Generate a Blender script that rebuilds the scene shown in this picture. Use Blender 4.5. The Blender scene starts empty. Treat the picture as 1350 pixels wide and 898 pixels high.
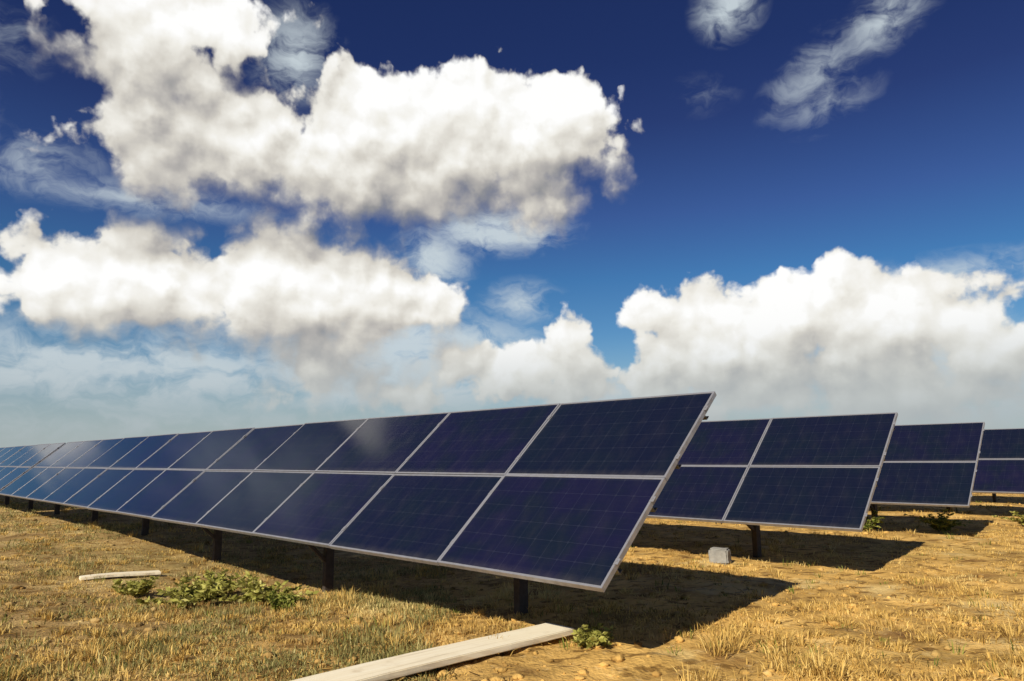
import bpy, bmesh, math, random
import numpy as np
from mathutils import Vector, Matrix, Euler, noise as mnoise

R = math.radians
random.seed(7)
S = bpy.context.scene
C = S.collection

# ------------------------------------------------------------------ camera
cam_d = bpy.data.cameras.new('camera')
cam = bpy.data.objects.new('camera', cam_d)
C.objects.link(cam)
cam_d.sensor_width = 36.0
cam_d.lens = 25.27
cam_d.clip_start = 0.05
cam_d.clip_end = 20000
cam.location = (0, 0, 1.346)
cam.matrix_world = (Matrix.Translation((0, 0, 1.346)) @ Matrix.Rotation(R(90 + 9.1355), 4, 'X')
                    @ Matrix.Rotation(R(-0.563), 4, 'Z'))
S.camera = cam

# ------------------------------------------------------------------ view / light settings
S.view_settings.view_transform = 'Standard'
S.view_settings.look = 'None'
S.view_settings.gamma = 1.0
S.view_settings.use_curve_mapping = False
S.view_settings.exposure = 0.35
SUN_EL = 34.6
SUN_AZ = 212.6          # compass-like, clockwise from +Y (behind and to the left of the camera)
sun_d = bpy.data.lights.new('sun', 'SUN')
sun_d.energy = 5.0
sun_d.angle = R(0.53)
sun_d.color = (1.0, 0.93, 0.80)
sun = bpy.data.objects.new('sun', sun_d)
C.objects.link(sun)
to_sun = Vector((math.sin(R(SUN_AZ)) * math.cos(R(SUN_EL)), math.cos(R(SUN_AZ)) * math.cos(R(SUN_EL)), math.sin(R(SUN_EL))))
sun.rotation_euler = to_sun.to_track_quat('Z', 'Y').to_euler()
sun.location = to_sun * 50


# ------------------------------------------------------------------ small node helper
class NT:
    def __init__(s, tree, flat=False):
        s.flat = flat
        s.t = tree
        s.n = tree.nodes
        s.l = tree.links

    def node(s, typ, **kw):
        n = s.n.new(typ)
        for k, v in kw.items():
            setattr(n, k, v)
        return n

    def put(s, sock, v):
        if isinstance(v, bpy.types.NodeSocket):
            s.l.new(v, sock)
        elif v is not None:
            sock.default_value = v

    def m(s, op, a, b=None, c=None, clamp=False):
        n = s.node('ShaderNodeMath', operation=op, use_clamp=clamp)
        s.put(n.inputs[0], a)
        s.put(n.inputs[1], b)
        s.put(n.inputs[2], c)
        return n.outputs[0]

    def v(s, op, a, b=None, c=None, out=0):
        n = s.node('ShaderNodeVectorMath', operation=op)
        s.put(n.inputs[0], a)
        s.put(n.inputs[1], b)
        s.put(n.inputs[2], c)
        return n.outputs[out]

    def noise(s, vec, scale, detail=4.0, rough=0.5, lac=2.0, dist=0.0, color=False):
        n = s.node('ShaderNodeTexNoise')
        n.noise_dimensions = '2D' if s.flat else '3D'
        s.put(n.inputs['Vector'], vec)
        s.put(n.inputs['Scale'], scale)
        s.put(n.inputs['Detail'], detail)
        s.put(n.inputs['Roughness'], rough)
        s.put(n.inputs['Lacunarity'], lac)
        s.put(n.inputs['Distortion'], dist)
        return n.outputs['Color' if color else 0]

    def mix(s, f, a, b, mode='MIX'):
        n = s.node('ShaderNodeMix', data_type='RGBA', blend_type=mode)
        s.put(n.inputs[0], f)
        s.put(n.inputs[6], a)
        s.put(n.inputs[7], b)
        return n.outputs[2]

    def mapr(s, v, a, b, c=0.0, d=1.0, smooth=True):
        n = s.node('ShaderNodeMapRange', interpolation_type='SMOOTHSTEP' if smooth else 'LINEAR')
        for i, x in enumerate((v, a, b, c, d)):
            s.put(n.inputs[i], x)
        return n.outputs[0]

    def ramp(s, f, stops):
        n = s.node('ShaderNodeValToRGB')
        cr = n.color_ramp
        while len(cr.elements) < len(stops):
            cr.elements.new(0.5)
        for e, (p, c) in zip(cr.elements, stops):
            e.position = p
            e.color = (c[0], c[1], c[2], 1)
        s.put(n.inputs[0], f)
        return n.outputs[0]


# ------------------------------------------------------------------ sky with cumulus clouds
# cloud banks by compass direction: azimuth, elevation, half width, half height (degrees), strength
F_PX, PITCH, ROLL = 947.73, R(9.1355), R(0.563)


def px_dir(x, y):
    X = (x - 675) / F_PX
    Y = -(y - 449) / F_PX
    X, Y = X * math.cos(ROLL) + Y * math.sin(ROLL), -X * math.sin(ROLL) + Y * math.cos(ROLL)
    r = Vector((X, math.cos(PITCH) - Y * math.sin(PITCH), Y * math.cos(PITCH) + math.sin(PITCH))).normalized()
    return math.degrees(math.atan2(r.x, r.y)), math.degrees(math.asin(r.z))


CUMULUS = [  # (x, y, rx, ry) of each bank in image pixels, turned into fixed sky directions below
    (205, -5, 205, 92), (195, 90, 125, 90), (185, 178, 112, 78), (310, 180, 130, 75), (375, 150, 75, 60), (390, 222, 115, 52),
    (490, 195, 105, 105), (600, 170, 125, 95), (700, 170, 110, 90), (760, 165, 66, 78), (555, 258, 125, 52), (690, 245, 95, 55),
    (-60, 365, 110, 60), (90, 365, 125, 66), (235, 374, 155, 78), (390, 378, 150, 84), (505, 392, 95, 68), (555, 385, 50, 60),  # first bank is centred out of view, added to grey the far panels' reflections
    (400, 475, 62, 72), (510, 520, 90, 38), (748, 437, 52, 36), (690, 478, 105, 40), (590, 484, 70, 36), (760, 512, 190, 40), (480, 440, 70, 50), (880, 505, 130, 36),
    (862, 412, 46, 36), (950, 420, 95, 62), (1050, 405, 110, 80), (1140, 415, 100, 75), (1270, 415, 140, 56), (1400, 420, 140, 64), (1300, 455, 120, 60), (1220, 430, 90, 60),
    (1000, 490, 170, 72), (1150, 500, 140, 80), (905, 480, 90, 55), (1280, 520, 130, 40),
    (255, 212, 130, 48),
]


def build_sky():
    w = bpy.data.worlds.new('World')
    S.world = w
    w.use_nodes = True
    w.node_tree.nodes.clear()
    q = NT(w.node_tree, True)

    def group(name, outs):
        gt = bpy.data.node_groups.new(name, 'ShaderNodeTree')
        gt.interface.new_socket('P', in_out='INPUT', socket_type='NodeSocketVector')
        for o in outs:
            gt.interface.new_socket(o, in_out='OUTPUT', socket_type='NodeSocketFloat')
        g = NT(gt, True)
        return gt, g, g.node('NodeGroupInput').outputs[0], g.node('NodeGroupOutput')

    # where the banks stand; P is (azimuth, elevation, 0) in degrees, output is degrees inside the bank edge
    gcov, g, P, go = group('cloud_banks', ['Cov'])
    w1 = g.v('SUBTRACT', g.noise(P, 0.17, 2.0, 0.5, color=True), (0.5, 0.5, 0.5))
    PW = g.v('ADD', P, g.v('MULTIPLY', w1, (4.5, 3.0, 0)))
    cov = None
    for (x, y, rx, ry) in CUMULUS:
        a, e = px_dir(x, y)
        ax0, _ = px_dir(x - rx, y)
        ax1, _ = px_dir(x + rx, y)
        _, e0 = px_dir(x, y + ry)
        _, e1 = px_dir(x, y - ry)
        ra, re = (ax1 - ax0) / 2 * 1.08, (e1 - e0) / 2 * 1.10
        d = g.v('MULTIPLY_ADD', PW, (1 / ra, 1 / re, 0), (-a / ra, -e / re, 0))
        ln = g.v('LENGTH', d, out=1)
        k = g.m('MULTIPLY_ADD', ln, -min(ra, re), min(ra, re))
        cov = k if cov is None else g.m('SMOOTH_MAX', cov, k, 0.9)
    cov = g.m('MAXIMUM', g.m('MINIMUM', cov, 5.0), -4.0)
    sep = g.node('ShaderNodeSeparateXYZ')
    g.put(sep.inputs[0], P)
    absa = g.m('ABSOLUTE', sep.outputs[0])
    away = g.m('MAXIMUM', g.mapr(absa, 44, 60), g.mapr(sep.outputs[1], 31, 42))
    sc = g.m('MULTIPLY', g.m('SUBTRACT', g.noise(g.v('MULTIPLY', P, (0.6, 1.0, 1)), 0.045, 2.0, 0.5), 0.64), 30.0)
    sc = g.m('SUBTRACT', g.m('SUBTRACT', sc, g.mapr(sep.outputs[1], 32, 50, 0, 8)), g.mapr(absa, 150, 175, 0, 8))
    g.put(go.inputs[0], g.m('ADD', g.m('MULTIPLY', cov, g.m('SUBTRACT', 1.0, away)), g.m('MULTIPLY', sc, away)))

    # rounded heads: smooth cells at two sizes plus fractal raggedness
    gdet, g, P, go = group('cloud_heads', ['Det', 'Soft'])
    wn = g.v('SUBTRACT', g.noise(P, 0.5, 3.0, 0.55, color=True), (0.5, 0.5, 0.5))
    PV = g.v('ADD', P, g.v('MULTIPLY', wn, (2.2, 1.8, 0)))
    det = None
    for sc_, wt, off in ((0.20, 3.4, 3), (0.50, 1.7, 9), (1.5, 0.45, 17)):
        vn = g.node('ShaderNodeTexVoronoi', feature='SMOOTH_F1')
        vn.voronoi_dimensions = '2D'
        g.put(vn.inputs['Vector'], g.v('ADD', PV, (off, off * 1.7, 0)))
        g.put(vn.inputs['Scale'], sc_)
        g.put(vn.inputs['Smoothness'], 0.6)
        b = g.m('MULTIPLY', g.m('SUBTRACT', 0.40, vn.outputs['Distance']), wt)
        det = b if det is None else g.m('ADD', det, b)
        if sc_ < 1:
            soft = det
    fb = g.m('MULTIPLY', g.m('SUBTRACT', g.noise(P, 0.9, 6.0, 0.58), 0.5), 1.15)
    g.put(go.inputs[0], g.m('ADD', det, fb))
    g.put(go.inputs[1], soft)

    tc = q.node('ShaderNodeTexCoord')
    N = q.v('NORMALIZE', tc.outputs['Generated'])
    sp = q.node('ShaderNodeSeparateXYZ')
    q.put(sp.inputs[0], N)
    az = q.m('MULTIPLY', q.m('ARCTAN2', sp.outputs[0], sp.outputs[1]), 57.29578)
    el = q.m('MULTIPLY', q.m('ARCSINE', sp.outputs[2]), 57.29578)
    cb = q.node('ShaderNodeCombineXYZ')
    q.put(cb.inputs[0], az)
    q.put(cb.inputs[1], el)
    P = cb.outputs[0]

    def use(tree, vec):
        n = q.node('ShaderNodeGroup')
        n.node_tree = tree
        q.put(n.inputs[0], vec)
        return n.outputs
    c0 = use(gcov, P)[0]
    c2 = use(gcov, q.v('ADD', P, (-1.4, 4.8, 0)))[0]
    d0, f0 = use(gdet, P)[:2]
    d1, f1 = use(gdet, q.v('ADD', P, (-0.5, 1.0, 0)))[:2]
    D0 = q.m('SUBTRACT', q.m('ADD', c0, d0), 0.45)
    # crisp where the sun strikes the heads, torn and soft along the undersides
    under = q.mapr(q.m('SUBTRACT', c2, c0), -1.0, 3.0)
    alpha = q.mapr(D0, q.m('MULTIPLY_ADD', under, -0.9, -0.15), q.m('MULTIPLY_ADD', under, 1.6, 0.75))
    # self-shading: how much more cloud lies towards the light than here
    s1 = q.m('ADD', q.m('MULTIPLY', q.m('SUBTRACT', d0, d1), SHADE_SMALL * 0.35), q.m('MULTIPLY', q.m('SUBTRACT', f0, f1), SHADE_SMALL * 0.85))
    s2 = q.m('MULTIPLY', q.m('SUBTRACT', q.m('MINIMUM', c0, 3.5), q.m('MAXIMUM', c2, -1.5)), SHADE_BIG)
    streak = q.m('MULTIPLY', q.m('SUBTRACT', q.noise(q.v('MULTIPLY', P, (0.12, 0.42, 1)), 1.0, 4.0, 0.55), 0.5), 0.28)
    sh = q.m('ADD', q.m('ADD', q.m('ADD', 0.50, s1), s2), streak)
    sh = q.m('MULTIPLY', sh, 1.0, clamp=True)
    ccol = q.ramp(sh, [(0.0, (0.30, 0.30, 0.31)), (0.25, (0.46, 0.44, 0.42)), (0.50, (0.67, 0.64, 0.58)), (0.75, (0.87, 0.85, 0.79)), (1.0, (1.01, 1.01, 1.0))])
    lowf = q.mapr(el, 0, 12, 0.75, 0.0)
    ccol = q.mix(lowf, ccol, (0.58, 0.62, 0.61, 1))

    sky = q.node('ShaderNodeTexSky')
    sky.sky_type = 'NISHITA'
    sky.sun_disc = False
    sky.sun_elevation = R(SUN_EL)
    sky.sun_rotation = R(SUN_AZ)
    sky.altitude = 800
    sky.air_density = 1.0
    sky.dust_density = 0.2
    sky.ozone_density = 3.0
    tint = q.ramp(q.mapr(el, 0, 30, smooth=False), SKY_TINT)
    base = q.mix(1.0, sky.outputs[0], tint, 'MULTIPLY')
    CL = 0.78 / SKY_STRENGTH
    ccs = q.v('MULTIPLY', ccol, (CL, CL, CL))
    # thin veils: ice streaks high on the right, ragged scraps round the banks, one added unseen for the panels to mirror
    vn = q.noise(q.v('ADD', q.v('MULTIPLY', P, (0.22, 0.5, 1)), q.v('MULTIPLY', wn2(q, P), (1.2, 1.2, 0))), 1.0, 5.0, 0.6)
    va = None
    for (x, y, rx, ry, rot, amt) in VEILS:
        a, e = px_dir(x, y)
        ra, re = math.degrees(rx / F_PX), math.degrees(ry / F_PX)
        c, s_ = math.cos(R(rot)), math.sin(R(rot))
        if rot:
            u1 = q.v('DOT_PRODUCT', P, (c / ra, s_ / ra, 0), out=1)
            u2 = q.v('DOT_PRODUCT', P, (-s_ / re, c / re, 0), out=1)
            cc = q.node('ShaderNodeCombineXYZ')
            q.put(cc.inputs[0], q.m('SUBTRACT', u1, (a * c + e * s_) / ra))
            q.put(cc.inputs[1], q.m('SUBTRACT', u2, (-a * s_ + e * c) / re))
            dv = cc.outputs[0]
        else:
            dv = q.v('MULTIPLY_ADD', P, (1 / ra, 1 / re, 0), (-a / ra, -e / re, 0))
        f = q.m('MAXIMUM', q.m('MULTIPLY_ADD', q.v('LENGTH', dv, out=1), -amt, amt), 0.0)
        va = f if va is None else q.m('MAXIMUM', va, f)
    va = q.m('MULTIPLY', q.mapr(q.m('MULTIPLY_ADD', va, 0.25, vn), 0.42, 0.86), q.m('MINIMUM', va, 0.9))
    c1 = q.mix(va, base, (CL * 0.60, CL * 0.68, CL * 0.72, 1))
    c2_ = q.mix(alpha, c1, ccs)
    # dense air close to the horizon
    hz = q.mapr(el, 10.0, -0.5, 0.0, 0.85)
    c3 = q.mix(hz, c2_, (CL * 0.38, CL * 0.43, CL * 0.45, 1))
    bg = q.node('ShaderNodeBackground')
    q.put(bg.inputs[0], c3)
    bg.inputs[1].default_value = SKY_STRENGTH
    out = q.node('ShaderNodeOutputWorld')
    q.l.new(bg.outputs[0], out.inputs[0])
    w.cycles.sampling_method = 'MANUAL'
    w.cycles.sample_map_resolution = 512


def wn2(q, P):
    return q.noise(P, 0.3, 3, 0.5, color=True)


SKY_STRENGTH = 0.08
SHADE_SMALL = 0.17
SHADE_BIG = 0.122
SKY_TINT = [(0.0, (0.55, 0.62, 0.60)), (0.22, (0.42, 0.62, 0.70)), (0.46, (0.26, 0.51, 0.70)), (0.62, (0.27, 0.37, 0.62)), (0.85, (0.19, 0.225, 0.44)), (1.0, (0.16, 0.20, 0.41))]
VEILS = ((-125, 40, 110, 170, 0, 0.85), (1075, 95, 95, 44, 30, 0.72), (1165, 25, 85, 40, 22, 0.95), (1090, 135, 80, 40, 10, 0.55), (925, 125, 60, 30, 0, 0.25), (45, 215, 90, 45, 10, 0.7), (20, 50, 50, 50, 0, 0.4),  # first veil lies unseen left of view, added to grey the glass reflections
         (392, 75, 75, 75, 0, 1.0), (960, 10, 60, 46, 8, 1.15), (660, 305, 130, 40, 0, 1.5), (570, 345, 70, 60, 0, 1.2), (180, 262, 210, 26, 0, 0.8), (690, 400, 70, 40, 0, 0.9), (1250, 360, 200, 30, 0, 0.8),
         (160, 490, 420, 75, 0, 1.25), (520, 480, 260, 90, 0, 1.9), (200, 560, 500, 50, 0, 0.7), (1240, 500, 260, 90, 0, 1.5), (900, 520, 400, 40, 0, 1.5))
build_sky()


# ------------------------------------------------------------------ object helpers
def link(o, parent=None):
    C.objects.link(o)
    if parent:
        o.parent = parent
    return o


def tag(o, label=None, cat=None, group=None, kind=None):
    if label:
        o['label'] = label
    if cat:
        o['category'] = cat
    if group:
        o['group'] = group
    if kind:
        o['kind'] = kind
    return o


def mesh_obj(name, bm, mats, parent=None, smooth=False):
    me = bpy.data.meshes.new(name)
    bm.normal_update()
    bm.to_mesh(me)
    bm.free()
    if not isinstance(mats, (list, tuple)):
        mats = [mats]
    for m in mats:
        me.materials.append(m)
    if smooth:
        for p in me.polygons:
            p.use_smooth = True
    return link(bpy.data.objects.new(name, me), parent)


def box(bm, c, s, rot=None, mi=0):
    r = bmesh.ops.create_cube(bm, size=1.0)
    M = Matrix.Translation(c) @ (rot.to_4x4() if rot else Matrix.Identity(4)) @ Matrix.Diagonal((s[0], s[1], s[2], 1))
    bmesh.ops.transform(bm, matrix=M, verts=r['verts'])
    for v in r['verts']:
        for f in v.link_faces:
            f.material_index = mi
    return r['verts']


def beam(bm, a, b, w, h, up=Vector((0, 0, 1))):
    a, b = Vector(a), Vector(b)
    d = b - a
    z = d.normalized()
    x = up.cross(z)
    if x.length < 1e-4:
        x = Vector((1, 0, 0))
    x.normalize()
    y = z.cross(x)
    rot = Matrix((x, y, z)).transposed()
    box(bm, (a + b) / 2, (w, h, d.length), rot)


# ------------------------------------------------------------------ materials
def mat(name):
    m = bpy.data.materials.new(name)
    m.use_nodes = True
    q = NT(m.node_tree)
    b = q.n['Principled BSDF']
    return m, q, b


def make_cells():
    m, q, b = mat('solar_glass')
    tc = q.node('ShaderNodeTexCoord')
    info = q.node('ShaderNodeObjectInfo')
    rnd = info.outputs['Random']
    sp = q.node('ShaderNodeSeparateXYZ')
    q.put(sp.inputs[0], tc.outputs['Object'])
    px, py = 1.606 / 10, 0.943 / 6
    fx = q.m('FRACT', q.m('DIVIDE', q.m('ADD', sp.outputs[0], 8.0 * px + 0.803 + 0.016), px))
    fy = q.m('FRACT', q.m('DIVIDE', q.m('ADD', sp.outputs[1], 6.0 * py - 0.022), py))
    ex = q.m('ABSOLUTE', q.m('SUBTRACT', fx, 0.5))
    ey = q.m('ABSOLUTE', q.m('SUBTRACT', fy, 0.5))
    gap = q.m('GREATER_THAN', q.m('MAXIMUM', ex, ey), 0.487)
    # clipped corners of the cells
    cor = q.m('GREATER_THAN', q.m('ADD', ex, ey), 0.915)
    bus = q.m('GREATER_THAN', q.m('PINGPONG', q.m('ADD', q.m('MULTIPLY', fy, 3.0), 0.5), 0.5), 0.485)
    line = q.m('MAXIMUM', gap, cor)
    n1 = q.noise(q.v('ADD', tc.outputs['Object'], q.v('MULTIPLY', (17.0, 31.0, 7.0), info.outputs['Random'])), 2.2, 3, 0.5)
    ca = q.mix(rnd, (0.0055, 0.0080, 0.0200, 1), (0.0085, 0.0085, 0.0290, 1))
    ca = q.mix(q.mapr(n1, 0.35, 0.7), ca, (0.006, 0.010, 0.020, 1))
    cb_ = q.mix(q.m('MULTIPLY', line, 0.24), ca, (0.040, 0.044, 0.062, 1))
    cb_ = q.mix(q.m('MULTIPLY', bus, 0.08), cb_, (0.06, 0.062, 0.075, 1))
    # dust film, heavier towards the lower frame where rain leaves it
    dn = q.noise(q.v('MULTIPLY', tc.outputs['Object'], (1.3, 0.55, 1)), 6.0, 6, 0.65)
    low = q.mapr(sp.outputs[1], 0.10, 0.0, 0.0, 0.5)
    dust = q.m('MULTIPLY', q.m('ADD', q.mapr(dn, 0.42, 0.8, 0.0, 0.08), q.m('MULTIPLY', low, q.mapr(dn, 0.3, 0.7, 0.2, 0.6))), 0.35)
    col = q.mix(dust, cb_, (0.22, 0.19, 0.15, 1))
    q.put(b.inputs['Base Color'], col)
    q.put(b.inputs['Roughness'], q.m('ADD', 0.10, q.m('MULTIPLY', dust, 1.6)))
    b.inputs['IOR'].default_value = 1.46
    b.inputs['Specular IOR Level'].default_value = 0.42
    return m


def make_metal(name, col, rough, metallic, sc=12.0):
    m, q, b = mat(name)
    tc = q.node('ShaderNodeTexCoord')
    n = q.noise(tc.outputs['Object'], sc, 5, 0.6)
    q.put(b.inputs['Base Color'], q.mix(q.mapr(n, 0.3, 0.75), (col[0], col[1], col[2], 1), (col[0] * .72, col[1] * .70, col[2] * .66, 1)))
    q.put(b.inputs['Roughness'], q.mapr(n, 0.2, 0.8, rough - 0.08, rough + 0.12))
    b.inputs['Metallic'].default_value = metallic
    return m


M_CELL = make_cells()
M_FRAME = make_metal('anodised_aluminium', (0.40, 0.40, 0.43), 0.42, 0.6)
M_STEEL = make_metal('galvanised_steel', (0.20, 0.20, 0.20), 0.5, 0.5, 25.0)
M_POST = make_metal('rusted_dark_steel', (0.060, 0.045, 0.036), 0.75, 0.2, 18.0)
M_BACK = make_metal('back_sheet', (0.03, 0.03, 0.032), 0.6, 0.0)
M_BOX = make_metal('black_plastic', (0.02, 0.02, 0.02), 0.5, 0.0)


def make_concrete():
    m, q, b = mat('concrete')
    tc = q.node('ShaderNodeTexCoord')
    n = q.noise(tc.outputs['Object'], 9.0, 8, 0.65)
    n2 = q.noise(tc.outputs['Object'], 60.0, 3, 0.6)
    q.put(b.inputs['Base Color'], q.mix(q.mapr(n, 0.3, 0.7), (0.20, 0.19, 0.17, 1), (0.30, 0.285, 0.25, 1)))
    b.inputs['Roughness'].default_value = 0.9
    bp = q.node('ShaderNodeBump')
    bp.inputs['Strength'].default_value = 0.4
    bp.inputs['Distance'].default_value = 0.01
    q.put(bp.inputs['Height'], n2)
    q.l.new(bp.outputs[0], b.inputs['Normal'])
    return m


M_CONC = make_concrete()


def make_wood():
    m, q, b = mat('weathered_wood')
    tc = q.node('ShaderNodeTexCoord')
    o = tc.outputs['Object']
    g = q.noise(q.v('MULTIPLY', o, (28, 1.1, 28)), 1.0, 6, 0.6, dist=0.3)
    k = q.noise(o, 5.0, 4, 0.6)
    c = q.ramp(g, [(0.22, (0.38, 0.29, 0.18)), (0.42, (0.76, 0.66, 0.47)), (0.75, (0.82, 0.75, 0.58))])
    c = q.mix(q.mapr(k, 0.55, 0.8, 0, 0.5), c, (0.42, 0.30, 0.17, 1))
    q.put(b.inputs['Base Color'], c)
    b.inputs['Roughness'].default_value = 0.85
    bp = q.node('ShaderNodeBump')
    bp.inputs['Strength'].default_value = 0.5
    bp.inputs['Distance'].default_value = 0.004
    q.put(bp.inputs['Height'], g)
    q.l.new(bp.outputs[0], b.inputs['Normal'])
    return m


M_WOOD = make_wood()


def make_ground_mat():
    m, q, b = mat('dry_earth')
    ge = q.node('ShaderNodeNewGeometry')
    P = ge.outputs['Position']
    big = q.noise(P, 0.22, 4, 0.55)
    mid = q.noise(q.v('ADD', P, (5, 9, 0)), 1.6, 5, 0.6)
    fine = q.noise(P, 11.0, 6, 0.7)
    peb = q.node('ShaderNodeTexVoronoi')
    q.put(peb.inputs['Vector'], P)
    peb.inputs['Scale'].default_value = 34.0
    c = q.ramp(mid, [(0.28, (0.20, 0.10, 0.03)), (0.45, (0.46, 0.275, 0.075)), (0.58, (0.66, 0.40, 0.115)), (0.75, (0.76, 0.51, 0.18))])
    # left of the view the soil is browner and greener
    sp = q.node('ShaderNodeSeparateXYZ')
    q.put(sp.inputs[0], P)
    left = q.mapr(q.m('ADD', sp.outputs[0], q.m('MULTIPLY', big, 3.0)), 2.2, -2.0, 0, 1)
    c = q.mix(q.m('MULTIPLY', left, 0.75), c, q.ramp(mid, [(0.3, (0.13, 0.085, 0.03)), (0.5, (0.27, 0.18, 0.075)), (0.72, (0.40, 0.28, 0.12))]))
    c = q.mix(q.mapr(big, 0.50, 0.66, 0, 0.35), c, (0.23, 0.20, 0.065, 1))
    c = q.mix(q.mapr(fine, 0.56, 0.72, 0, 0.55), c, (0.14, 0.08, 0.03, 1))
    c = q.mix(q.mapr(fine, 0.44, 0.30, 0, 0.5), c, (0.66, 0.49, 0.25, 1))
    clump = q.noise(q.v('MULTIPLY', P, (1.0, 1.6, 1.0)), 5.0, 4, 0.55)
    c = q.mix(q.mapr(clump, 0.52, 0.64, 0, 0.85), c, (0.15, 0.075, 0.016, 1))
    pale = q.noise(q.v('ADD', P, (3, 44, 0)), 0.8, 5, 0.65)
    c = q.mix(q.mapr(pale, 0.54, 0.68, 0, 0.6), c, (0.66, 0.50, 0.22, 1))
    q.put(b.inputs['Base Color'], c)
    b.inputs['Roughness'].default_value = 0.95
    b.inputs['Specular IOR Level'].default_value = 0.15
    bp = q.node('ShaderNodeBump')
    bp.inputs['Strength'].default_value = 0.8
    bp.inputs['Distance'].default_value = 0.03
    q.put(bp.inputs['Height'], q.m('ADD', fine, q.m('MULTIPLY', peb.outputs['Distance'], 0.3)))
    q.l.new(bp.outputs[0], b.inputs['Normal'])
    return m


M_GROUND = make_ground_mat()


def make_leaf(name, stops, scale=1.2, trans=0.25):
    m, q, b = mat(name)
    ge = q.node('ShaderNodeNewGeometry')
    n = q.noise(ge.outputs['Position'], scale, 4, 0.6)
    f = q.m('ADD', q.m('MULTIPLY', ge.outputs['Random Per Island'], 0.55), q.m('MULTIPLY', n, 0.45))
    c = q.ramp(f, stops)
    if name == 'dry_grass_blade':
        # bleached straw in some patches, rotting brown in others
        pn = q.noise(q.v('ADD', ge.outputs['Position'], (31, 4, 0)), 0.55, 3, 0.6)
        c = q.mix(q.mapr(pn, 0.52, 0.68, 0, 0.65), c, (0.72, 0.60, 0.27, 1))
        c = q.mix(q.mapr(pn, 0.46, 0.30, 0, 0.75), c, (0.27, 0.15, 0.05, 1))
    q.put(b.inputs['Base Color'], c)
    b.inputs['Roughness'].default_value = 0.7
    b.inputs['Specular IOR Level'].default_value = 0.12
    tr = q.node('ShaderNodeBsdfTranslucent')
    q.put(tr.inputs[0], c)
    mx = q.node('ShaderNodeMixShader')
    mx.inputs[0].default_value = trans
    q.l.new(b.outputs[0], mx.inputs[1])
    q.l.new(tr.outputs[0], mx.inputs[2])
    q.l.new(mx.outputs[0], q.n['Material Output'].inputs[0])
    return m


M_DRY = make_leaf('dry_grass_blade', [(0.2, (0.16, 0.09, 0.03)), (0.38, (0.46, 0.30, 0.08)), (0.6, (0.72, 0.47, 0.13)), (0.85, (0.80, 0.60, 0.23))])
M_OLIVE = make_leaf('olive_grass_blade', [(0.2, (0.10, 0.09, 0.03)), (0.45, (0.22, 0.20, 0.065)), (0.65, (0.36, 0.31, 0.11)), (0.8, (0.50, 0.44, 0.20))])
M_WEED = make_leaf('weed_leaf', [(0.2, (0.05, 0.065, 0.010)), (0.42, (0.13, 0.155, 0.025)), (0.62, (0.26, 0.27, 0.05)), (0.8, (0.40, 0.38, 0.10))], 3.0, 0.3)
M_PALE = make_leaf('weed_leaf_pale', [(0.2, (0.13, 0.12, 0.02)), (0.42, (0.30, 0.29, 0.06)), (0.62, (0.44, 0.41, 0.10)), (0.8, (0.56, 0.50, 0.18))], 3.0, 0.3)
M_STEM = make_leaf('weed_stem', [(0.2, (0.10, 0.08, 0.03)), (0.8, (0.24, 0.19, 0.08))], 3.0, 0.0)

# ------------------------------------------------------------------ layout of the rows
PITCHR = 4.6207                       # distance from row to row
ROW_AZ = R(-44.2416)                  # compass direction in which the rows run away
D1 = Vector((math.sin(ROW_AZ), math.cos(ROW_AZ), 0))
HV = Vector((math.cos(ROW_AZ), -math.sin(ROW_AZ), 0))
ORG = Vector((0.54698, 4.6849, 0))
TILT = R(41.50)
CLEAR = 0.519
CW = 1.6575                           # column width
TH = 1.0                              # tier height


def rowpt(u, v, z=0.0):
    p = ORG + D1 * u + HV * v
    return Vector((p.x, p.y, z))


def ground_z(x, y):
    d = math.hypot(x, y)
    f = max(0.0, min(1.0, (d - 60) / 400))
    far = mnoise.noise(Vector((x * 0.0035, y * 0.0035, 3.3))) * 7.0 * f
    near = mnoise.noise(Vector((x * 0.45, y * 0.45, 0))) * 0.035 + mnoise.noise(Vector((x * 1.6, y * 1.6, 4))) * 0.03
    clod = mnoise.noise(Vector((x * 4.2, y * 4.2, 9))) * 0.034 + abs(mnoise.noise(Vector((x * 10.0, y * 10.0, 2)))) * 0.022
    k = max(0.0, 1 - d / 80)
    q = Vector((x, y, 0)) - ORG
    u, v = q.dot(D1), q.dot(HV)
    du = u - 6.0
    dip = -0.26 * math.exp(-(du / (4.2 if du > 0 else 3.0)) ** 2) * math.exp(-((v - 0.8) / 3.0) ** 2)
    return dip + far + near * max(0.2, k) + clod * max(0.0, 1 - d / 30) - 0.012


# ------------------------------------------------------------------ ground: one sheet to the horizon
def build_ground():
    # polar sheet centred under the viewpoint, fine near it and coarse far away
    NA = 720
    rs = [0.0]
    r = 0.25
    while r < 6000:
        rs.append(r)
        r *= 1.0145 if r < 30 else (1.05 if r < 300 else 1.16)
    verts = [(0, 0, ground_z(0, 0))]
    faces = []
    for r in rs[1:]:
        for a in range(NA):
            t = 2 * math.pi * a / NA
            x, y = r * math.cos(t), r * math.sin(t)
            verts.append((x, y, ground_z(x, y)))
    n = len(rs) - 1
    for a in range(NA):
        faces.append((0, 1 + a, 1 + (a + 1) % NA))
    for i in range(n - 1):
        o0, o1 = 1 + i * NA, 1 + (i + 1) * NA
        for a in range(NA):
            b_ = (a + 1) % NA
            faces.append((o0 + a, o1 + a, o1 + b_, o0 + b_))
    me = bpy.data.meshes.new('ground')
    me.from_pydata(verts, [], faces)
    me.materials.append(M_GROUND)
    for p in me.polygons:
        p.use_smooth = True
    o = link(bpy.data.objects.new('ground', me))
    o['kind'] = 'structure'


build_ground()


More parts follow.
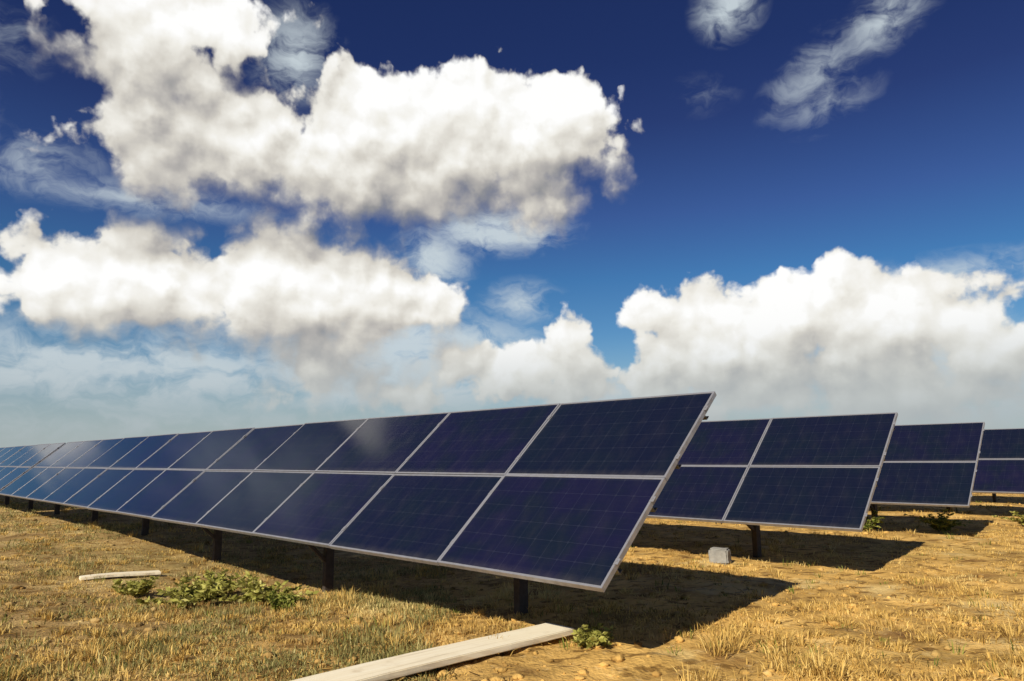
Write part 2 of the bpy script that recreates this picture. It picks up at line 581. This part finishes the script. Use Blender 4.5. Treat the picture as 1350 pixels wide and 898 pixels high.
# ------------------------------------------------------------------ solar tables
def panel_mesh():
    """glass laminate: origin at the lower right corner, x to the left is negative, y up the slope"""
    bm = bmesh.new()
    w, h = CW - 0.012, TH - 0.012
    box(bm, (-w / 2 - 0.006, h / 2 + 0.006, -0.004), (w - 0.02, h - 0.02, 0.006), mi=0)
    # white back sheet under the glass
    box(bm, (-w / 2 - 0.006, h / 2 + 0.006, -0.0105), (w - 0.02, h - 0.02, 0.003), mi=1)
    me = bpy.data.meshes.new('solar_panel')
    bm.to_mesh(me)
    bm.free()
    me.materials.append(M_CELL)
    me.materials.append(M_BACK)
    return me


def frame_mesh():
    bm = bmesh.new()
    w, h, t, lip = CW - 0.008, TH - 0.008, 0.040, 0.018
    x0, y0 = -0.004 - w, 0.004
    for (cx, cy, sx, sy) in ((x0 + w / 2, y0 + lip / 2, w, lip), (x0 + w / 2, y0 + h - lip / 2, w, lip),
                             (x0 + lip / 2, y0 + h / 2, lip, h - 2 * lip), (x0 + w - lip / 2, y0 + h / 2, lip, h - 2 * lip)):
        box(bm, (cx, cy, -t / 2 + 0.0035), (sx, sy, t))
    for yy in (0.22, 0.78):
        box(bm, (0.0, yy, 0.0065), (0.036, 0.05, 0.005))
        box(bm, (0.0, yy, 0.0115), (0.012, 0.012, 0.006))
    bmesh.ops.bevel(bm, geom=[e for e in bm.edges], offset=0.0012, segments=1, affect='EDGES')
    me = bpy.data.meshes.new('frame')
    bm.to_mesh(me)
    bm.free()
    me.materials.append(M_FRAME)
    return me


def jbox_mesh():
    bm = bmesh.new()
    box(bm, (-CW / 2, TH * 0.86, -0.024), (0.13, 0.10, 0.024))
    bmesh.ops.bevel(bm, geom=[e for e in bm.edges], offset=0.004, segments=2, affect='EDGES')
    me = bpy.data.meshes.new('junction_box')
    bm.to_mesh(me)
    bm.free()
    me.materials.append(M_BOX)
    return me


ME_PANEL, ME_FRAME, ME_JBOX = panel_mesh(), frame_mesh(), jbox_mesh()
CT, ST = math.cos(TILT), math.sin(TILT)


def slope_pt(x, s, d):
    """point at x along the row, s up the slope, d below the glass plane (table coordinates)"""
    return Vector((x, s * CT + d * ST, CLEAR + s * ST - d * CT))


def c_profile(bm, a, b, w, h, nrm):
    """open C-section between two points: web plus two flanges"""
    a, b = Vector(a), Vector(b)
    z = (b - a).normalized()
    x = nrm.cross(z).normalized()
    y = z.cross(x)
    t = 0.005
    for off, sw, sh in ((x * (w / 2 - t / 2), t, h), (y * (h / 2 - t / 2) - x * (t / 2), w - t, t), (y * -(h / 2 - t / 2) - x * (t / 2), w - t, t)):
        rot = Matrix((x, y, z)).transposed()
        box(bm, (a + b) / 2 + off, (sw, sh, (b - a).length), rot)


def make_table(n_cols, label, u0, v0, detail=True, tiers=2, post_off=1.9, cols_hidden=0):
    root = link(bpy.data.objects.new('solar_table', None))
    root.location = rowpt(u0, v0)
    root.rotation_euler = (0, 0, R(-45.7584))
    tag(root, label, 'solar array', 'rows of tilted solar panels in the field')
    length = n_cols * CW
    nrm = Vector((0, -ST, CT))
    for k in range(n_cols):
        for j in range(tiers):
            p = bpy.data.objects.new('solar_panel', ME_PANEL)
            link(p, root)
            s = j * TH
            jr = random.Random(k * 7 + j * 3 + int(u0 * 10) + int(v0 * 13))
            p.location = (-k * CW, s * CT, CLEAR + s * ST)
            p.rotation_euler = (TILT + jr.uniform(-0.006, 0.006), jr.uniform(-0.004, 0.004), 0)
            f = bpy.data.objects.new('frame', ME_FRAME)
            link(f, p)
            if detail:
                jb = bpy.data.objects.new('junction_box', ME_JBOX)
                link(jb, p)
    # purlins under the panels
    for s in (0.22, 0.78, 1.22, 1.78):
        bm = bmesh.new()
        c_profile(bm, slope_pt(-0.02, s, 0.0675), slope_pt(-length + 0.02, s, 0.0675), 0.04, 0.06, nrm)
        mesh_obj('purlin', bm, M_STEEL, root)
    # frames across the row: rafter, two posts, a brace, a footing at each post
    x = -post_off
    xs = []
    while x > -length + 0.3:
        xs.append(x)
        x -= CW * 2
    for x in xs:
        bm = bmesh.new()
        c_profile(bm, slope_pt(x, 0.10, 0.141), slope_pt(x, 1.92, 0.141), 0.05, 0.08, Vector((1, 0, 0)))
        mesh_obj('rafter', bm, M_STEEL, root)
        top = slope_pt(x + 0.055, 1.25, 0.15)
        wp = root.matrix_basis @ Vector((top.x, top.y, 0))
        gz = ground_z(wp.x, wp.y)
        bm = bmesh.new()
        c_profile(bm, (top.x, top.y, gz - 0.4), (top.x, top.y, top.z), 0.07, 0.11, Vector((0, 1, 0)))
        mesh_obj('post', bm, M_POST, root)
        for s, z0 in ((0.42, 0.32), (1.75, 0.75)):
            b = slope_pt(x + 0.055, s, 0.16)
            bm = bmesh.new()
            beam(bm, (b.x, top.y, gz + z0), b, 0.04, 0.04)
            mesh_obj('brace', bm, M_POST, root)
    return root


N12 = 12
GAP = 0.30
L12 = N12 * CW
FIRST = ['nearest solar table, its tall right end over the black shadow in the foreground',
         'second solar table from the front, with a small grey block on the ground below it',
         'third solar table from the front, its end just right of the second table',
         'fourth solar table, cut off by the right edge of the picture']
REST = ['hazy blue solar table at the far left, continuing the front row beyond a narrow gap',
        'solar table of the second row hidden mostly behind the front row',
        'solar table of the third row standing behind the second row',
        'solar table of the fourth row standing behind the third row']
row_ends = [0.0, 0.143, 0.25, 0.3]
for r in range(4):
    v = r * PITCHR
    make_table(N12, FIRST[r], row_ends[r], v, detail=(r < 2), post_off=1.82)
    if r == 0:
        make_table(N12, REST[r], row_ends[r] + L12 + GAP, v, detail=False, post_off=1.2)
make_table(N12, 'farthest solar table, hidden almost wholly behind the fourth one', 0.35, 4 * PITCHR, detail=False)


# ------------------------------------------------------------------ boards lying on the soil
def board(u0, v0, u1, v1, w, th, label):
    a, b = rowpt(u0, v0), rowpt(u1, v1)
    d = b - a
    L = d.length
    bm = bmesh.new()
    box(bm, (0, L / 2, th / 2), (w, L, th))
    bmesh.ops.subdivide_edges(bm, edges=[e for e in bm.edges if abs(e.verts[0].co.y - e.verts[1].co.y) > L * 0.5], cuts=24, use_grid_fill=True)
    for vv in bm.verts:
        t = vv.co.y / L
        vv.co.x += 0.008 * math.sin(t * 5 + 1) + random.uniform(-0.003, 0.003)
        vv.co.z += 0.012 * math.sin(t * 4.2 + 0.4)
    bmesh.ops.bevel(bm, geom=[e for e in bm.edges if len(e.link_faces) == 2 and e.calc_face_angle() > 0.8], offset=0.006, segments=2, affect='EDGES')
    o = mesh_obj('wooden_board', bm, M_WOOD)
    o.location = (a.x, a.y, (ground_z(a.x, a.y) + ground_z(b.x, b.y)) / 2 + 0.022)
    o.rotation_euler = (0, 0, math.atan2(-d.x, d.y))
    tag(o, label, 'board', 'pale boards lying on the dry ground')
    return o


board(1.0, -2.1, 0.98, 0.70, 0.29, 0.045, 'long pale board running from the bottom edge into the shadow below the nearest solar table')
board(7.75, -0.98, 7.60, -0.05, 0.17, 0.04, 'short pale board lying on the brown grass at the left, left of the green weeds')


def concrete_block():
    P = rowpt(1.97, 4.80)
    bm = bmesh.new()
    box(bm, (0, 0, 0.08), (0.24, 0.19, 0.19))
    bmesh.ops.bevel(bm, geom=list(bm.edges), offset=0.02, segments=2, affect='EDGES')
    bmesh.ops.subdivide_edges(bm, edges=list(bm.edges), cuts=2, use_grid_fill=True)
    for v in bm.verts:
        v.co += Vector([random.uniform(-0.006, 0.006) for _ in range(3)])
    o = mesh_obj('concrete_block', bm, M_CONC)
    o.location = (P.x, P.y, ground_z(P.x, P.y))
    o.rotation_euler = (0, 0, R(-30))
    tag(o, 'small grey block on the ground under the second panel row', 'block')


concrete_block()


# ------------------------------------------------------------------ vegetation
def tri_mesh(name, V, F, m, smooth=False):
    me = bpy.data.meshes.new(name)
    V = np.asarray(V, dtype=np.float32).reshape(-1, 3)
    F = np.asarray(F, dtype=np.int32).reshape(-1, 3)
    me.vertices.add(len(V))
    me.vertices.foreach_set('co', V.ravel())
    me.loops.add(F.size)
    me.loops.foreach_set('vertex_index', F.ravel())
    me.polygons.add(len(F))
    me.polygons.foreach_set('loop_start', np.arange(0, F.size, 3, dtype=np.int32))
    me.polygons.foreach_set('loop_total', np.full(len(F), 3, dtype=np.int32))
    me.update(calc_edges=True)
    me.validate()
    me.materials.append(m)
    return me


def grass(name, label, n, m, seed, hmin, hmax, dmin, dmax, dens, blades=9, spread=0.07, amin=-52, amax=52, lean=0.9):
    rg = np.random.RandomState(seed)
    V, F = [], []
    base = 0
    cnt = 0
    while cnt < n:
        d = dmin * (dmax / dmin) ** (rg.rand() ** dens)
        a = math.radians(rg.uniform(amin, amax))
        x, y = d * math.sin(a), d * math.cos(a)
        if mnoise.noise(Vector((x * 0.7, y * 0.7, seed))) + 0.5 * mnoise.noise(Vector((x * 2.4, y * 2.4, seed))) < rg.uniform(-0.30, 0.30):
            continue
        cnt += 1
        gz = ground_z(x, y)
        nb = max(3, int(blades * rg.uniform(0.6, 1.4)))
        hh = rg.uniform(hmin, hmax) * (0.65 + 1.1 * max(0.0, 0.45 + mnoise.noise(Vector((x * 0.9 + 7, y * 0.9, 1.5)))) ** 1.5)
        k = 1.0 if d < 12 else d / 12.0
        ang = rg.rand(nb) * 2 * math.pi
        rad = rg.rand(nb) * spread
        ln = lean * rg.rand(nb) ** 0.8
        h = hh * rg.uniform(0.5, 1.1, nb)
        wd = 0.0032 * k * rg.uniform(0.7, 1.5, nb)
        ox, oy = x + np.cos(ang) * rad, y + np.sin(ang) * rad
        ang2 = ang + rg.normal(0, 0.5, nb)
        dx, dy = np.cos(ang2) * ln * h, np.sin(ang2) * ln * h
        pa = rg.rand(nb) * math.pi
        wx, wy = np.cos(pa) * wd, np.sin(pa) * wd
        zt = h * np.sqrt(np.clip(1 - (ln * 0.8) ** 2, 0.1, 1))
        v = np.zeros((nb, 5, 3))
        v[:, 0] = np.stack([ox - wx, oy - wy, np.full(nb, gz - 0.01)], 1)
        v[:, 1] = np.stack([ox + wx, oy + wy, np.full(nb, gz - 0.01)], 1)
        v[:, 2] = np.stack([ox + dx * 0.4 - wx * .8, oy + dy * 0.4 - wy * .8, gz + zt * 0.62], 1)
        v[:, 3] = np.stack([ox + dx * 0.4 + wx * .8, oy + dy * 0.4 + wy * .8, gz + zt * 0.62], 1)
        v[:, 4] = np.stack([ox + dx, oy + dy, gz + zt], 1)
        V.append(v.reshape(-1, 3))
        idx = base + np.arange(nb)[:, None] * 5
        F.append(np.concatenate([idx + np.array([[0, 1, 3]]), idx + np.array([[0, 3, 2]]), idx + np.array([[2, 3, 4]])], 0))
        base += nb * 5
    me = tri_mesh(name, np.concatenate(V), np.concatenate(F), m)
    o = link(bpy.data.objects.new(name, me))
    tag(o, label, 'grass', kind='stuff')
    return o


grass('dry_grass', 'short straw coloured dry grass covering the field', 24000, M_DRY, 3, 0.015, 0.06, 2.4, 45, 0.85, spread=0.10, lean=1.15)
grass('olive_grass', 'low olive brown grass mixed into the left side of the field', 11000, M_OLIVE, 5, 0.02, 0.08, 3.0, 32, 0.9, amin=-52, amax=-5, spread=0.10, lean=1.1)
grass('dry_tussocks', 'small thick tussocks of dead golden grass dotted over the field', 1500, M_DRY, 15, 0.04, 0.095, 2.6, 30, 0.9, blades=42, spread=0.07, lean=1.15)
grass('green_grass', 'sparse dull green grass tufts between the rows', 350, M_WEED, 8, 0.03, 0.09, 5, 30, 0.9, amin=-40, amax=48)


def clods():
    rg = np.random.RandomState(21)
    V, F = [], []
    base = 0
    bm = bmesh.new()
    bmesh.ops.create_icosphere(bm, subdivisions=1, radius=1)
    iv = np.array([v.co[:] for v in bm.verts])
    iff = np.array([[v.index for v in f.verts] for f in bm.faces])
    bm.free()
    for i in range(5200):
        d = 2.4 * (30 / 2.4) ** (rg.rand() ** 0.85)
        a = math.radians(rg.uniform(-52, 52))
        x, y = d * math.sin(a), d * math.cos(a)
        r = 0.010 + 0.035 * rg.rand() ** 3.5
        v = iv * rg.uniform(0.7, 1.3, (len(iv), 1)) * np.array([r * rg.uniform(.8, 1.5), r * rg.uniform(.8, 1.5), r * 0.62])
        t = rg.rand() * 6.28
        c, s = math.cos(t), math.sin(t)
        v = np.stack([v[:, 0] * c - v[:, 1] * s, v[:, 0] * s + v[:, 1] * c, v[:, 2]], 1) + np.array([x, y, ground_z(x, y) + r * 0.2])
        V.append(v)
        F.append(iff + base)
        base += len(v)
    o = link(bpy.data.objects.new('soil_clods', tri_mesh('soil_clods', np.concatenate(V), np.concatenate(F), M_GROUND)))
    tag(o, 'small clods and pebbles of dry tan soil', 'clods', kind='stuff')


clods()


def litter():
    """straws and twigs lying flat on the soil"""
    rg = np.random.RandomState(44)
    V, F = [], []
    base = 0
    for i in range(9000):
        d = 2.3 * (16 / 2.3) ** (rg.rand() ** 0.85)
        a = math.radians(rg.uniform(-50, 50))
        x, y = d * math.sin(a), d * math.cos(a)
        if mnoise.noise(Vector((x * 1.1, y * 1.1, 44))) < rg.uniform(-0.4, 0.3):
            continue
        t = rg.rand() * math.pi
        L = rg.uniform(0.02, 0.11)
        w = rg.uniform(0.0012, 0.0035)
        x2, y2 = x + math.cos(t) * L, y + math.sin(t) * L
        nx, ny = -math.sin(t) * w, math.cos(t) * w
        z1, z2 = ground_z(x, y) + rg.uniform(0.004, 0.02), ground_z(x2, y2) + rg.uniform(0.004, 0.03)
        V += [(x - nx, y - ny, z1), (x + nx, y + ny, z1), (x2 + nx, y2 + ny, z2), (x2 - nx, y2 - ny, z2), (x, y, z1 - 0.004), (x2, y2, z2 - 0.004)]
        F += [(base, base + 1, base + 2), (base, base + 2, base + 3), (base + 1, base + 4, base + 5), (base + 1, base + 5, base + 2), (base + 4, base, base + 3), (base + 4, base + 3, base + 5)]
        base += 6
    o = link(bpy.data.objects.new('straw_litter', tri_mesh('straw_litter', np.array(V), np.array(F), M_DRY)))
    tag(o, 'broken straws lying loose on the soil', 'straw', kind='stuff')


litter()


def weed(u, v, rad, hgt, seed, label, n_leaf=1300):
    """bushy weed: branching stems with small pointed leaves"""
    rg = np.random.RandomState(seed)
    P = rowpt(u, v)
    gz = ground_z(P.x, P.y)
    root = link(bpy.data.objects.new('weed_plant', None))
    root.location = (P.x, P.y, gz)
    tag(root, label, 'weed', 'green weeds in the field')
    bm = bmesh.new()
    V, F = [], []
    base = 0
    ns = 26
    per = max(6, n_leaf // ns)
    for i in range(ns):
        a = rg.rand() * 2 * math.pi
        tilt = rg.uniform(0.15, 1.35)
        L = rg.uniform(0.6, 1.1)
        L *= rg.choice([0.6, 0.9, 1.25])
        tip = Vector((math.cos(a) * math.sin(tilt) * rad * L, math.sin(a) * math.sin(tilt) * rad * L, max(0.03, math.cos(tilt * 0.85) * hgt * L)))
        st = Vector((math.cos(a) * 0.02, math.sin(a) * 0.02, -0.02))
        midp = st.lerp(tip, 0.5) + Vector((0, 0, hgt * 0.15))
        pts = [st, st.lerp(midp, 0.5), midp, midp.lerp(tip, .5) + Vector((0, 0, hgt * 0.04)), tip]
        for p0, p1 in zip(pts[:-1], pts[1:]):
            beam(bm, p0, p1, 0.004, 0.004)
        for k in range(per):
            t = rg.uniform(0.2, 1.0) * (len(pts) - 1)
            j = min(int(t), len(pts) - 2)
            c = pts[j].lerp(pts[j + 1], t - j)
            la = rg.rand() * 6.283
            ll = rg.uniform(0.03, 0.075) * (0.7 + rad)
            dr = np.array([math.cos(la), math.sin(la), rg.uniform(-0.3, 0.9)])
            dr /= np.linalg.norm(dr)
            sd = np.cross(dr, rg.normal(size=3))
            sd /= np.linalg.norm(sd)
            c = np.array(c)
            w = ll * 0.22
            V += [c, c + dr * ll * .5 + sd * w, c + dr * ll, c + dr * ll * .5 - sd * w]
            F += [(base, base + 1, base + 2), (base, base + 2, base + 3)]
            base += 4
    mesh_obj('stem', bm, M_STEM, root)
    link(bpy.data.objects.new('foliage', tri_mesh('foliage', np.array(V), np.array(F), M_PALE if seed in (2, 5, 9, 4, 1, 3) else M_WEED)), root)
    return root


weed(5.1, -0.55, 0.66, 0.26, 1, 'largest green weed on the left, low and round, in front of the panel shadow')
weed(5.75, -0.05, 0.60, 0.24, 2, 'green weed at the edge of the panel shadow, behind the largest one')
weed(4.75, 0.05, 0.58, 0.22, 3, 'green weed next to the panel shadow, right of the largest one')
weed(6.3, -0.75, 0.32, 0.18, 4, 'small olive weed right of the short pale board')
weed(4.1, -0.05, 0.26, 0.15, 11, 'tiny green weed at the shadow edge under the third pair of panels')
weed(0.55, 0.55, 0.22, 0.10, 5, 'low green weed at the tip of the long pale board, below the nearest corner')
weed(2.0, 9.6, 0.5, 0.36, 6, 'dark weed growing under the right end of the second panel row')
weed(1.0, 10.4, 0.45, 0.32, 7, 'dull green weed in the sun between the second and third panel rows')
weed(0.1, 12.6, 0.5, 0.25, 9, 'yellow green weed patch in front of the third panel row at the right')
